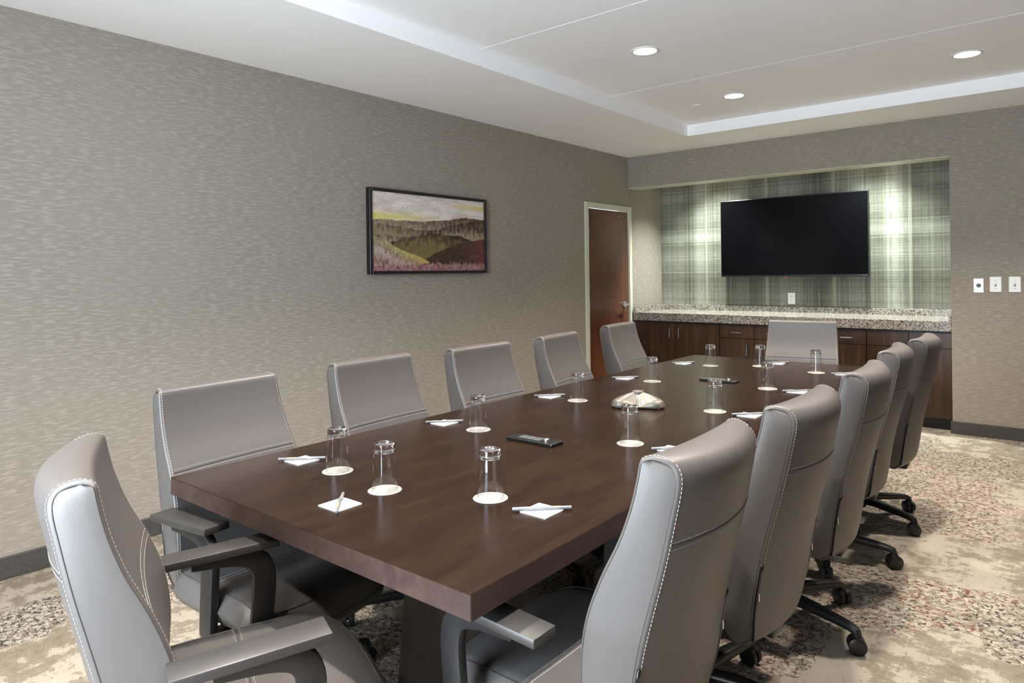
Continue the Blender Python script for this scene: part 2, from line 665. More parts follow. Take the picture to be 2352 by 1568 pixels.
hnd = obj('lock_rose', bm, 'chrome', door, smooth=40)
bm = bmesh.new()
cyl(bm, (0.012, hy, hz), (0.05, hy, hz), 0.011, n=16)
sweep(bm, [(0.05, hy + 0.012, hz), (0.05, hy - 0.05, hz + 0.002), (0.046, hy - 0.11, hz - 0.002)], rrect(0.012, 0.02, 0.005))
obj('lever_handle', bm, 'chrome', hnd, smooth=40)
bm = cyl(bmesh.new(), (0.012, hy, hz + 0.028), (0.016, hy, hz + 0.028), 0.006, n=12)
obj('thumb_turn', bm, 'chrome', hnd)
for y in (-0.64 - dy, -0.205 - dy):
    obj('bolt', cyl(bmesh.new(), (-0.004, y, 1.915), (0.004, y, 1.915), 0.007, n=12), 'chrome', door)

# window in the near wall, behind the camera
win = struct(empty('window_1', ((WX0 + WX1) / 2, YN - 0.06, WZ0)), 'wide daylight window in the near wall', 'window')
ww, wh = (WX1 - WX0) / 2, WZ1 - WZ0
bm = bmesh.new()
for x0, x1, z0, z1 in ((-ww, -ww + 0.05, 0, wh), (ww - 0.05, ww, 0, wh), (-ww, ww, 0, 0.05), (-ww, ww, wh - 0.05, wh), (-0.025, 0.025, 0, wh)):
    box(bm, x0, x1, -0.03, 0.03, z0, z1, 0.003, 1)
obj('window_frame', bm, 'window_frame', win)
for a, b in ((-ww + 0.05, -0.025), (0.025, ww - 0.05)):
    obj('pane', B(a, b, -0.003, 0.003, 0.05, wh - 0.05), 'glass', win)
obj('window_sill', B(-ww - 0.03, ww + 0.03, 0.0, 0.14, -0.03, 0.0, 0.004, 1), 'trim', win)


# ================================================================== CEILING LIGHTS
def downlight(x, y, z, label, watts, col, spot=108, blend=0.85, tilt=None, r=0.068, group='recessed ceiling spots over the table'):
    t = tag(empty('recessed_light', (x, y, z)), label, 'light', group)
    bm = lathe(bmesh.new(), [(r, 0.002), (r + 0.002, -0.004), (r + 0.016, -0.004), (r + 0.019, 0.0), (r + 0.019, 0.002)], 40)
    obj('trim_ring', bm, 'white_plastic', t, smooth=50)
    bm = lathe(bmesh.new(), [(0, -0.0015), (r, -0.0015), (r, 0.0)], 40)
    obj('lens', bm, 'lamp', t)
    d = bpy.data.lights.new('spot', 'SPOT')
    d.energy = watts
    d.color = col
    d.spot_size = R(spot)
    d.spot_blend = blend
    d.shadow_soft_size = 0.045
    s = bpy.data.objects.new('spot', d)
    C.objects.link(s)
    s.parent = t
    s.location = (0, 0, -0.02)
    if tilt:
        s.rotation_euler = tilt
    return t


ORD = ['first', 'second', 'third', 'fourth', 'fifth']
for i, y in enumerate((-1.39, -2.79, -4.19, -5.59, -6.99)):
    downlight(1.715, y, TR, 'lit recessed ceiling spot, %s from the television, row nearer the painting' % ORD[i], CAN_W, CAN_COL)
    downlight(3.195, y, TR, 'lit recessed ceiling spot, %s from the television, row nearer the switches' % ORD[i], CAN_W, CAN_COL)
downlight(0.74, 0.32, H, 'recessed alcove spot above the left end of the television', ALC_W, ALC_COL, 104, 1.0, None, 0.045, 'alcove spots')
downlight(2.26, 0.32, H, 'recessed alcove spot above the right end of the television', ALC_W, ALC_COL, 104, 1.0, None, 0.045, 'alcove spots')

cap = tag(empty('sprinkler_cap', (1.384, -1.31, TR)), 'small round white sprinkler cap beside the ceiling spot', 'sprinkler')
obj('cover_plate', lathe(bmesh.new(), [(0, -0.008), (0.036, -0.008), (0.039, -0.006), (0.039, -0.003)], 32), 'ceiling', cap, smooth=50)
obj('collar', lathe(bmesh.new(), [(0.03, 0.0), (0.03, -0.004)], 32), 'slot', cap)


# ================================================================== ALCOVE: counter, cabinets, television
CF = 0.03     # counter front
top = tag(empty('granite_countertop', (AX / 2, 0.4, 0.81)), 'speckled grey granite countertop with low splash in the alcove', 'countertop')
w2 = AX / 2 - 0.03
obj('slab', B(-w2, AX / 2 - 0.004, CF - 0.4, AD - 0.4, 0.002, 0.088, 0.003, 1), 'granite', top)
obj('backsplash', B(-w2, AX / 2 - 0.004, AD - 0.42, AD - 0.4 - 0.001, 0.088, 0.146, 0.002, 1), 'granite', top)
obj('side_splash', B(-w2, -w2 + 0.02, CF - 0.4, AD - 0.42, 0.088, 0.146, 0.002, 1), 'granite', top)
obj('side_splash', B(AX / 2 - 0.022, AX / 2 - 0.004, CF - 0.4, AD - 0.42, 0.088, 0.146, 0.002, 1), 'granite', top)


def handle(parent, x, z, vert):
    bm = bmesh.new()
    L = 0.052
    if vert:
        pts = [(x, 0.0, z - L), (x, -0.026, z - L), (x, -0.03, z - L + 0.004), (x, -0.03, z + L - 0.004), (x, -0.026, z + L), (x, 0.0, z + L)]
        sweep(bm, pts, rrect(0.009, 0.007, 0.002, 2), up=(1, 0, 0))
    else:
        pts = [(x - L, 0.0, z), (x - L, -0.026, z), (x - L + 0.004, -0.03, z), (x + L - 0.004, -0.03, z), (x + L, -0.026, z), (x + L, 0.0, z)]
        sweep(bm, pts, rrect(0.007, 0.009, 0.002, 2))
    obj('handle', bm, 'steel', parent, smooth=40)


def cabinet(x0, x1, label, drawers, doors):
    """drawers: [(a, b, has_handle)] doors: [(a, b, handle_x or None)]"""
    cb = tag(empty('base_cabinet', ((x0 + x1) / 2, 0.06, 0)), label, 'cabinet', 'walnut base cabinets in the alcove')
    cx = (x0 + x1) / 2
    obj('carcass', B(x0 - cx + 0.001, x1 - cx - 0.001, 0.022, AD - 0.08, 0.09, 0.808), 'walnut_dark', cb)
    obj('toe_kick', B(x0 - cx + 0.001, x1 - cx - 0.001, 0.05, AD - 0.08, 0.0, 0.09), 'black', cb)
    dz0 = 0.668
    for a, b, hd in drawers:
        d = obj('drawer', B(a - cx + 0.0025, b - cx - 0.0025, 0.0, 0.021, dz0 + 0.003, 0.795, 0.001, 1), 'walnut', cb)
        if hd:
            handle(d, (a + b) / 2 - cx, 0.728, False)
    zt = dz0 - 0.003 if drawers else 0.795
    for a, b, hx in doors:
        d = obj('cabinet_door', B(a - cx + 0.0025, b - cx - 0.0025, 0.0, 0.021, 0.095, zt, 0.001, 1), 'walnut', cb)
        if hx is not None:
            handle(d, hx - cx, zt - 0.105, True)
    return cb


cabinet(0.034, 0.970, 'walnut base cabinet with two tall doors beside the mahogany door', [], [(0.036, 0.508, 0.446), (0.508, 0.968, 0.548)])
cabinet(0.974, 1.672, 'walnut base cabinet with two drawers, second from the mahogany door', [(0.976, 1.322, True), (1.322, 1.670, True)], [(0.976, 1.322, 1.253), (1.322, 1.670, 1.39)])
cabinet(1.672, 2.297, 'walnut base cabinet behind the head chair at the far end', [(1.674, 1.985, True), (1.985, 2.296, True)], [(1.674, 1.985, 1.91), (1.985, 2.296, 2.06)])
cabinet(2.297, AX - 0.004, 'walnut base cabinet with blank fronts beside the switch wall', [(2.298, 2.619, False), (2.619, AX - 0.006, False)], [(2.298, 2.619, None), (2.619, AX - 0.006, None)])

# television
tv = tag(empty('television', (1.484, 0.66, 1.263)), 'large black flat-screen television on the plaid alcove wall', 'television')
hw_, ht = 0.7225, 0.812
bm = B(-hw_, hw_, -0.022, 0.012, 0.0, ht, 0.004, 2)
obj('housing', bm, 'tvframe', tv)
obj('screen', B(-hw_ + 0.008, hw_ - 0.008, -0.0235, -0.020, 0.02, ht - 0.008), 'screen', tv)
obj('rear_casing', B(-0.5, 0.5, 0.012, 0.045, 0.08, 0.6, 0.01, 2), 'black', tv)
obj('wall_bracket', B(-0.3, 0.3, 0.045, AD - 0.662, 0.25, 0.55, 0.004, 1), 'black', tv)
bm = B(-0.055, -0.03, -0.027, -0.018, -0.012, 0.004, 0.002, 1)
snr = obj('sensor_housing', bm, 'tvframe', tv)
obj('standby_light', lathe(bmesh.new(), [(0, 0.004), (0.003, 0.003), (0.005, 0), (0.003, -0.003), (0, -0.004)], 12, (-0.043, -0.028, -0.005)), 'led', snr, smooth=True)
obj('maker_badge', B(hw_ - 0.06, hw_ - 0.018, -0.0238, -0.0225, 0.006, 0.013), 'port', tv)


# ------------------------------------------------------------------ wall plates
def outlet(loc, rz, label):
    t = tag(empty('wall_outlet', loc, rz), label, 'outlet')
    obj('cover_plate', B(-0.036, 0.036, -0.006, 0.0, -0.058, 0.058, 0.003, 2), 'white_plastic', t)
    for z in (0.021, -0.021):
        s = obj('socket', B(-0.017, 0.017, -0.0085, -0.005, z - 0.015, z + 0.015, 0.004, 2), 'white_plastic', t)
        bm = bmesh.new()
        box(bm, -0.0075, -0.0050, -0.0092, -0.008, z - 0.002, z + 0.008)
        box(bm, 0.0050, 0.0075, -0.0092, -0.008, z - 0.001, z + 0.007)
        cyl(bm, (0, -0.008, z - 0.008), (0, -0.0092, z - 0.008), 0.0028, n=10)
        obj('socket_slot', bm, 'slot', s)
    return t


outlet((1.459, AD, 1.038), 0, 'white power outlet on the plaid wall under the television')

kn = tag(empty('control_plate', (3.117, 0, 1.188)), 'brushed steel wall plate with a black knob, left of the white switches', 'control')
obj('cover_plate', B(-0.032, 0.032, -0.004, 0.0, -0.054, 0.054, 0.001, 1), 'steel', kn)
obj('knob', lathe(bmesh.new(), [(0.017, 0), (0.0165, 0.010), (0.014, 0.013), (0, 0.013)], 28), 'black', kn, smooth=40).rotation_euler = (R(90), 0, 0)
for z in (0.041, -0.041):
    obj('screw', cyl(bmesh.new(), (0, -0.003, z), (0, -0.0052, z), 0.0035, n=10), 'slot', kn)
for x, lb in ((3.2265, 'white toggle switch plate between the steel plate and another switch'), (3.347, 'white toggle switch plate farthest from the alcove')):
    t = tag(empty('light_switch', (x, 0, 1.196)), lb, 'switch', 'wall switches')
    obj('cover_plate', B(-0.038, 0.038, -0.007, 0.0, -0.060, 0.060, 0.005, 3), 'white_plastic', t)
    bm = B(-0.005, 0.005, -0.016, -0.006, -0.004, 0.014, 0.002, 1)
    obj('toggle', bm, 'white_plastic', t)
    obj('toggle_slot', B(-0.0065, 0.0065, -0.0078, -0.006, -0.013, 0.013), 'slot', t)
    for z in (0.03, -0.03):
        obj('screw', cyl(bmesh.new(), (0, -0.006, z), (0, -0.0082, z), 0.003, n=10), 'slot', t)

# ------------------------------------------------------------------ painting
PW, PH = 1.185, 0.590
art = tag(empty('framed_painting', (0, -2.945, 1.337)), 'framed landscape print of brown and pink hills on the left wall', 'picture')
bm = bmesh.new()
fw_ = 0.022
for y0, y1, z0, z1 in ((-PW / 2, -PW / 2 + fw_, 0, PH), (PW / 2 - fw_, PW / 2, 0, PH), (-PW / 2 + fw_, PW / 2 - fw_, 0, fw_), (-PW / 2 + fw_, PW / 2 - fw_, PH - fw_, PH)):
    box(bm, 0.001, 0.042, y0, y1, z0, z1, 0.002, 1)
obj('frame', bm, 'frame', art)


def paint(u, v):
    """print colour at (u across 0..1, v up 0..1), 0-255 values"""
    def nz(a, b, s, o=0.0):
        return noise.fractal(Vector((a * s, b * s, o)), 0.8, 2.0, 5)
    A = 2.0
    n1 = nz(u * A, v, 9, 1)
    n2 = nz(u * A * 1.0, v * 0.5, 26, 4)
    n3 = nz(u * A * 1.5, v * 0.6, 60, 9)
    def mixc(a, b, t):
        t = max(0, min(1, t))
        return tuple(x + (y - x) * t for x, y in zip(a, b))
    # sky
    c = mixc((196, 182, 172), (222, 212, 208), 0.5 + nz(u * 1.2, v * 3, 5, 2) * 0.9)
    yl = math.exp(-((v - (0.69 + 0.02 * u)) / 0.055) ** 2) * max(0, 1 - u * 1.5)
    c = mixc(c, (206, 198, 118), yl * 1.1)
    c = mixc(c, (196, 186, 92), math.exp(-((v - 0.90) / 0.03) ** 2) * max(0, (u - 0.6)) * 2.4)
    ridges = [
        (0.615 + 0.15 * u - 0.02 * u * u + 0.02 * math.sin(u * 9 + 0.6), (150, 134, 118), (84, 66, 56)),
        (0.57 + 0.015 * math.sin(u * 8 + 1) - 0.10 * u + 0.17 * u * u, (136, 120, 98), (66, 52, 44)),
        (0.50 - 0.07 * math.sin(u * 5.2 + 0.4) + 0.16 * u * u, (150, 134, 116), (56, 42, 38)),
        (0.40 + 0.10 * math.sin(u * 4.2 - 0.9), (112, 98, 66), (48, 38, 32)),
    ]
    for i, (h, ca, cb) in enumerate(ridges):
        h += nz(u, i * 3.1, 7, i) * 0.02
        if v < h:
            d = (h - v)
            t = 0.72 - d * 5.0 + n2 * 0.7 + (u - 0.45) * 0.9
            c = mixc(ca, cb, t)
            c = mixc(c, (150, 138, 78), max(0, n1) * 0.5)
    # right dark hill with crimson bloom
    h = 0.06 + 0.56 * max(0, (u - 0.40)) ** 0.55 - 0.10 * max(0, u - 0.75)
    if u > 0.40 and v < h:
        c = mixc((58, 44, 38), (84, 72, 40), 0.2 + n2 * 0.9)
        c = mixc(c, (142, 62, 80), max(0, (u - 0.74)) * 3.2 * (0.55 + n3 * 1.6))
    # left light field running to a point
    hu = 0.45 - 0.72 * u + 0.012 * math.sin(u * 20)
    hl = 0.045 + 0.13 * u + 0.012 * math.sin(u * 13)
    if hl < v < hu:
        d = hu - v
        c = mixc((172, 156, 146), (112, 94, 86), 0.30 + n2 * 1.1 + 0.35 * math.sin(d * 26))
        c = mixc(c, (186, 174, 84), math.exp(-(d / 0.10) ** 2) * (0.15 + u * 2.0))
        c = mixc(c, (178, 84, 104), max(0, 0.24 - v) * 3.6 * (0.1 + n3 * 2.0))
    # bottom fringe of pink and bone flecks
    if v < min(hl, 0.10 + 0.05 * n2):
        c = mixc((150, 118, 112), (92, 70, 64), 0.4 + n2 * 1.3)
        c = mixc(c, (186, 104, 118), max(0, 0.3 + n3 * 1.6) * 0.7)
        c = mixc(c, (200, 186, 168), max(0, n1 + n3) * 0.7)
    k = 1 + 0.10 * n3
    return tuple(max(0, min(255, x * k)) for x in c)


NU, NV = 240, 120
me = bpy.data.meshes.new('canvas')
vv, ff = [], []
iw, ih = PW - 2 * fw_, PH - 2 * fw_
for j in range(NV + 1):
    for i in range(NU + 1):
        vv.append((0.030, -iw / 2 + iw * i / NU, fw_ + ih * j / NV))
for j in range(NV):
    for i in range(NU):
        a = j * (NU + 1) + i
        ff.append((a, a + 1, a + NU + 2, a + NU + 1))
me.from_pydata(vv, [], ff)
at = me.color_attributes.new('print', 'FLOAT_COLOR', 'POINT')
cols = []
for j in range(NV + 1):
    for i in range(NU + 1):
        cols.extend(lin(paint(i / NU, j / NV)))
at.data.foreach_set('color', cols)
me.materials.append(MAT['print'])
cv = bpy.data.objects.new('canvas', me)
C.objects.link(cv)
cv.parent = art
obj('backing_board', B(0.004, 0.029, -iw / 2, iw / 2, fw_, PH - fw_), 'frame', art)


# ================================================================== TABLE
TX_0, TX_1, TY_0, TY_1 = 1.604, 2.822, -5.5595, -1.9206
tcx, tcy = (TX_0 + TX_1) / 2, (TY_0 + TY_1) / 2
table = tag(empty('conference_table', (tcx, tcy, 0)), 'long dark brown wooden conference table', 'table')
hx, hy_ = (TX_1 - TX_0) / 2, (TY_1 - TY_0) / 2
bm = B(-hx, hx, -hy_, hy_, TH - 0.052, TH, 0.0015, 1)
ttop = obj('tabletop', bm, 'table', table)
ttop.data.materials.append(MAT['tableedge'])
for p in ttop.data.polygons:
    if abs(p.normal.z) < 0.5:
        p.material_index = 1
for sgn in (-1, 1):
    yb = sgn * (hy_ - 0.62)
    bm = bmesh.new()
    # tapered panel pedestal
    lo = [bm.verts.new((x * 1.08, yb + y * 1.6, 0.03)) for x, y in ((-0.19, -0.06), (0.19, -0.06), (0.19, 0.06), (-0.19, 0.06))]
    hi = [bm.verts.new((x * 0.86, yb + y, TH - 0.0525)) for x, y in ((-0.19, -0.06), (0.19, -0.06), (0.19, 0.06), (-0.19, 0.06))]
    for i in range(4):
        j = (i + 1) % 4
        bm.faces.new((lo[i], lo[j], hi[j], hi[i]))
    bm.faces.new(lo[::-1])
    bm.faces.new(hi)
    obj('pedestal', bm, 'tablebase', table)
    obj('plinth', B(-0.21, 0.21, yb - 0.10, yb + 0.10, 0.0, 0.03, 0.004, 1), 'tablebase', table)
obj('modesty_beam', B(-0.03, 0.03, -hy_ + 0.7, hy_ - 0.7, 0.28, 0.60), 'tablebase', table)


# ================================================================== CHAIRS
# side profile of the backrest (y forward, z up), origin on the floor under the seat
REAR = [(-0.352, 0.972), (-0.364, 0.94), (-0.352, 0.87), (-0.333, 0.78), (-0.310, 0.69), (-0.288, 0.60), (-0.271, 0.51), (-0.259, 0.43), (-0.246, 0.365)]
BOT = [(-0.226, 0.334), (-0.202, 0.327), (-0.182, 0.345)]
FRONT = [(-0.172, 0.40), (-0.164, 0.48), (-0.162, 0.56), (-0.176, 0.65), (-0.207, 0.735), (-0.246, 0.815), (-0.271, 0.885), (-0.284, 0.94), (-0.290, 0.972), (-0.300, 0.982), (-0.322, 0.985)]
PROF = [(p.x, p.y) for p in catmull([(a, b, 0) for a, b in REAR + BOT + FRONT], 4, True)]
NPF = len(PROF)


def half_w(z):
    w = 0.214 + 0.020 * min(1, max(0, (0.98 - z) / 0.35))
    if z < 0.47:
        t = (0.47 - z) / 0.145
        w -= 0.055 * t * t * (1 if t < 1 else 1)
    return w


def prof_normal(i):
    a, b = PROF[i - 1], PROF[(i + 1) % NPF]
    dx, dz = b[0] - a[0], b[1] - a[1]
    L = math.hypot(dx, dz)
    return (dz / L, -dx / L)   # refined sign below


_cx = sum(p[0] for p in PROF) / NPF
_area = sum(PROF[i][0] * PROF[(i + 1) % NPF][1] - PROF[(i + 1) % NPF][0] * PROF[i][1] for i in range(NPF))
NS = 1 if _area > 0 else -1


def frontness(y, z):
    """0 on the rear skin, 1 on the front skin"""
    zz = max(0.34, min(0.97, z))
    def at(L, zq):
        for (a, b), (c, d) in zip(L, L[1:]):
            if (b - zq) * (d - zq) <= 0 and abs(b - d) > 1e-6:
                return a + (c - a) * (zq - b) / (d - b)
        return L[-1][0]
    r, f = at(REAR, max(0.365, zz)), at(FRONT, max(0.40, zz))
    return max(0, min(1, (y - r) / (f - r)))


FR = [frontness(*p) for p in PROF]


def skin(i, s, out=0.0):
    """point on the back's skin: profile index i, lateral position s in -1..1"""
    y, z = PROF[i]
    nx, nz_ = prof_normal(i)
    k = 1 - s * s
    dy = -(0.036 * (1 - FR[i]) + 0.012 * FR[i]) * k
    yy = y + dy + NS * nx * out
    zz = z + NS * nz_ * out
    return Vector((s * (half_w(z) - 0.019 * (1 - FR[i])), yy, zz))


def back_body():
    bm = bmesh.new()
    st = [(-1.0, -0.0075), (-0.994, -0.0025), (-0.982, -0.0005), (-0.94, 0)]
    st += [(-0.94 + 1.88 * k / 16, 0) for k in range(1, 16)]
    st += [(0.94, 0), (0.982, -0.0005), (0.994, -0.0025), (1.0, -0.0075)]
    rings = [[bm.verts.new(skin(i, s, o)) for i in range(NPF)] for s, o in st]
    for A, Bq in zip(rings, rings[1:]):
        for i in range(NPF):
            j = (i + 1) % NPF
            bm.faces.new((A[i], A[j], Bq[j], Bq[i]))
    return bm


def side_panel(sg):
    """padded side panel: rows from the bottom to the top of the profile, columns rear to front"""
    bm = bmesh.new()
    poly = []
    for i in range(NPF):
        p = skin(i, sg * 1.0, -0.0072)
        poly.append((p.y, p.z))
    z0, z1 = min(q[1] for q in poly) + 0.0004, max(q[1] for q in poly) - 0.0004
    rows, nc = [], 6
    NR = 60
    for k in range(NR + 1):
        e = 0.5 - 0.5 * math.cos(PI * k / NR)
        z = z0 + (z1 - z0) * e
        ys = []
        for (a, b), (c, d) in zip(poly, poly[1:] + poly[:1]):
            if (b - z) * (d - z) <= 0 and b != d:
                ys.append(a + (c - a) * (z - b) / (d - b))
        r, f = min(ys), max(ys)
        v = 1 - (2 * k / NR - 1) ** 8
        rows.append([bm.verts.new((sg * (half_w(z) - 0.019 * (1 - j / nc) + 0.003 * v * math.sin(PI * j / nc) ** 0.5), r + (f - r) * j / nc, z)) for j in range(nc + 1)])
    for A, Bq in zip(rows, rows[1:]):
        for j in range(nc):
            bm.faces.new((A[j], A[j + 1], Bq[j + 1], Bq[j]))
    return bm


def dashes(bm, pts, r, dash=0.0055, gap=0.003):
    """thread stitches along a polyline"""
    acc, on, seg = 0.0, True, [pts[0]]
    for p, q in zip(pts, pts[1:]):
        d = (q - p).length
        u = 0.0
        while u < d:
            need = (dash if on else gap) - acc
            if u + need <= d:
                u += need
                x = p.lerp(q, u / d)
                if on:
                    seg.append(x)
                    if (seg[-1] - seg[0]).length > 1e-4:
                        sweep(bm, [seg[0], seg[-1]], circ(r, 4), up=(0.3, 0.2, 0.9))
                seg = [x]
                on = not on
                acc = 0.0
            else:
                acc += d - u
                u = d
    return bm


def prof_index(z, front):
    best = min(range(NPF), key=lambda i: abs(PROF[i][1] - z) + (0 if (FR[i] > 0.5) == front else 9))
    return best


def make_chair():
    t = empty('conference_chair')
    back = obj('backrest', back_body(), 'leather', t, smooth=60)
    for sg in (-1, 1):
        sp = obj('side_panel', side_panel(sg), 'leather', t, smooth=True)
        # dark piping between panel and shell, pale stitches beside it
        loop = [skin(i, sg * 1.0, -0.0068) for i in range(NPF)]
        bm = sweep(bmesh.new(), loop + loop[:2], circ(0.0011, 5), caps=False)
        obj('piping', bm, 'seam', sp)
        st = [skin(i, sg * 0.962, 0.0006) for i in range(NPF)]
        lo = [i for i in range(NPF) if PROF[i][1] > 0.36]
        k0 = lo[0]
        bm = bmesh.new()
        dashes(bm, st + st[:1], 0.0007)
        obj('stitching', bm, 'stitch', back)
        # zipper down the lower rear edge
        zi = [i for i in range(NPF) if FR[i] < 0.3 and 0.35 < PROF[i][1] < 0.60]
        bm = sweep(bmesh.new(), [skin(i, sg * 0.988, 0.0008) for i in zi], circ(0.0042, 8))
        zp = obj('zipper', bm, 'zip', t, smooth=True)
        ip = zi[len(zi) // 3]
        q = skin(ip, sg * 0.988, 0.005)
        obj('zipper_pull', B(q.x - 0.0025, q.x + 0.0025, q.y - 0.002, q.y + 0.002, q.z - 0.011, q.z + 0.011, 0.001, 1), 'chrome', zp)
    for front, z in ((False, 0.818), (True, 0.742)):
        bm = bmesh.new()
        sm = bmesh.new()
        i = prof_index(z, front)
        for dz, target in ((0.007, bm), (0.0, sm), (-0.007, bm)):
            # interpolate along the profile to the wanted height
            def P(s):
                j = (i + 1) % NPF if (PROF[(i + 1) % NPF][1] - PROF[i][1]) * (z + dz - PROF[i][1]) > 0 else i - 1
                a, b = skin(i, s, 0.0004), skin(j, s, 0.0004)
                k = (z + dz - a.z) / (b.z - a.z) if abs(b.z - a.z) > 1e-6 else 0
                return a.lerp(b, k)
            line = [P(-0.95 + 1.9 * k / 24) for k in range(25)]
            if target is bm:
                dashes(bm, line, 0.0006)
            else:
                sweep(sm, line, circ(0.0013, 5))
        obj('stitching', bm, 'stitch', back)
        obj('seam', sm, 'seam', back)
    # seat cushion
    bm = bmesh.new()
    nx_, ny_ = 20, 22
    def seat_pt(u, v, topside):
        # u -1..1 across, v 0..1 rear to front
        y = -0.190 + 0.475 * v
        wv = 0.240 + 0.018 * math.sin(PI * min(1, v * 0.8 + 0.1)) - 0.05 * max(0, v - 0.82) ** 2 / 0.0324
        x = u * wv
        y -= 0.030 * u * u * max(0, v - 0.6) / 0.4
        drop = 0.055 * max(0, v - 0.62) ** 2 / 0.1444
        edge = max(0, abs(u) - 0.80) / 0.20
        fr = max(0, v - 0.90) / 0.10
        re = max(0, 0.06 - v) / 0.06
        rim = 1 - min(1, (edge ** 2.4 + fr ** 2.4 + re ** 2.4))
        rim = max(0, rim) ** 0.5
        zt = 0.415 - drop + 0.046 * rim - 0.006 * (1 - u * u)
        zb = 0.415 - drop * 0.9 - 0.052 * rim
        return Vector((x, y, zt if topside else zb))
    for topside in (True, False):
        g = [[bm.verts.new(seat_pt(-1 + 2 * i / nx_, j / ny_, topside)) for i in range(nx_ + 1)] for j in range(ny_ + 1)]
        for j in range(ny_):
            for i in range(nx_):
                q = (g[j][i], g[j][i + 1], g[j + 1][i + 1], g[j + 1][i])
                bm.faces.new(q if topside else q[::-1])
    bmesh.ops.remove_doubles(bm, verts=bm.verts, dist=0.0012)
    seat = obj('seat', bm, 'leather', t, smooth=True)
    bm = bmesh.new()
    for sg in (-1, 1):
        sweep(bm, [seat_pt(sg * 0.90, 0.05 + 0.87 * k / 16, True) + Vector((0, 0, 0.0006)) for k in range(17)], circ(0.0016, 5))
    sweep(bm, [seat_pt(-0.9 + 1.8 * k / 16, 0.92, True) + Vector((0, 0, 0.0006)) for k in range(17)], circ(0.0016, 5))
    sweep(bm, [seat_pt(-0.9 + 1.8 * k / 20, 0.36, True) + Vector((0, 0, 0.0003)) for k in range(21)], circ(0.0014, 5))
    obj('seam', bm, 'seam', seat)
    bm = bmesh.new()
    for dv in (-0.016, 0.016):
        dashes(bm, [seat_pt(-0.9 + 1.8 * k / 20, 0.36 + dv, True) + Vector((0, 0, 0.0005)) for k in range(21)], 0.0008)
    obj('stitching', bm, 'stitch', seat)
    # mechanism and bracket between seat and back
    bm = bmesh.new()
    box(bm, -0.10, 0.10, -0.14, 0.12, 0.295, 0.366, 0.012, 2)
    box(bm, -0.045, 0.045, -0.25, -0.10, 0.30, 0.335, 0.01, 2)
    obj('tilt_mechanism', bm, 'black', t, smooth=40)
    # arms
    for sg in (-1, 1):
        bm = bmesh.new()
        box(bm, sg * 0.265 - 0.038, sg * 0.265 + 0.038, -0.19, 0.09, 0.628, 0.648, 0.004, 2)
        for v in bm.verts:
            k = (v.co.y + 0.19) / 0.28
            v.co.z += 0.012 * k * k
            v.co.x = sg * 0.265 + (v.co.x - sg * 0.265) * (0.94 + 0.06 * k)
        pad = obj('arm_pad', bm, 'armpad', t, smooth=40)
        pts = catmull([(sg * 0.265, -0.115, 0.624), (sg * 0.265, -0.02, 0.622), (sg * 0.265, 0.036, 0.606), (sg * 0.265, 0.056, 0.56), (sg * 0.265, 0.050, 0.46), (sg * 0.263, 0.040, 0.365), (sg * 0.252, 0.024, 0.327), (sg * 0.21, 0.006, 0.316), (sg * 0.09, -0.01, 0.316)], 4)
        n_ = len(pts)
        sc = [0.55 + 0.45 * min(1, k / 9) for k in range(n_)]
        bm = bmesh.new()
        # keep the blade wide along the chair's depth: frame built by hand
        rings = []
        for k, p in enumerate(pts):
            tg = (pts[min(k + 1, n_ - 1)] - pts[max(k - 1, 0)]).normalized()
            side = Vector((sg, 0, 0)) if abs(tg.x) < 0.7 else Vector((0, 0, 1))
            side = (side - tg * side.dot(tg)).normalized()
            oth = tg.cross(side).normalized()
            rings.append([bm.verts.new(p + side * a + oth * b) for a, b in rrect(0.026, 0.056 * sc[k], 0.006 * sc[k], 2)])
        m_ = len(rings[0])
        for A, Bq in zip(rings, rings[1:]):
            for i in range(m_):
                j = (i + 1) % m_
                bm.faces.new((A[i], A[j], Bq[j], Bq[i]))
        bm.faces.new(rings[0][::-1])
        bm.faces.new(rings[-1])
        obj('arm_post', bm, 'black', t, smooth=40)
    # column and five-star base
    bm = bmesh.new()
    cyl(bm, (0, 0, 0.09), (0, 0, 0.22), 0.028, n=20)
    cyl(bm, (0, 0, 0.22), (0, 0, 0.297), 0.016, n=16)
    obj('gas_lift', bm, 'black', t, smooth=40)
    obj('base_hub', lathe(bmesh.new(), [(0, 0.058), (0.045, 0.058), (0.052, 0.07), (0.05, 0.112), (0.04, 0.125), (0, 0.125)], 24), 'black', t, smooth=40)
    for k in range(5):
        a = R(90 + 72 * k + 36)
        cdir = Vector((math.cos(a), math.sin(a), 0))
        L = 0.315
        pts = [cdir * 0.03 + Vector((0, 0, 0.097)), cdir * 0.12 + Vector((0, 0, 0.100)), cdir * 0.24 + Vector((0, 0, 0.090)), cdir * (L - 0.02) + Vector((0, 0, 0.083)), cdir * (L - 0.002) + Vector((0, 0, 0.076)), cdir * (L + 0.004) + Vector((0, 0, 0.060))]
        bm = sweep(bmesh.new(), pts, rrect(0.046, 0.034, 0.010, 3), scales=[1.05, 1.0, 0.82, 0.72, 0.70, 0.62])
        leg = obj('base_leg', bm, 'black', t, smooth=40)
        bm = bmesh.new()
        wc = cdir * L + Vector((0, 0, 0.030))
        wc = Vector((wc.x, wc.y, 0.030))
        sw = a + R(35 + 47 * k)
        ax = Vector((math.cos(sw), math.sin(sw), 0))
        for s2 in (-1, 1):
            c0 = wc + ax * (s2 * 0.005)
            c1 = wc + ax * (s2 * 0.021)
            c2 = wc + ax * (s2 * 0.026)
            cyl(bm, c0, c1, 0.030, n=20)
            cyl(bm, c1, c2, 0.030, 0.020, n=20)
        cs = obj('caster', bm, 'black', leg, smooth=40)
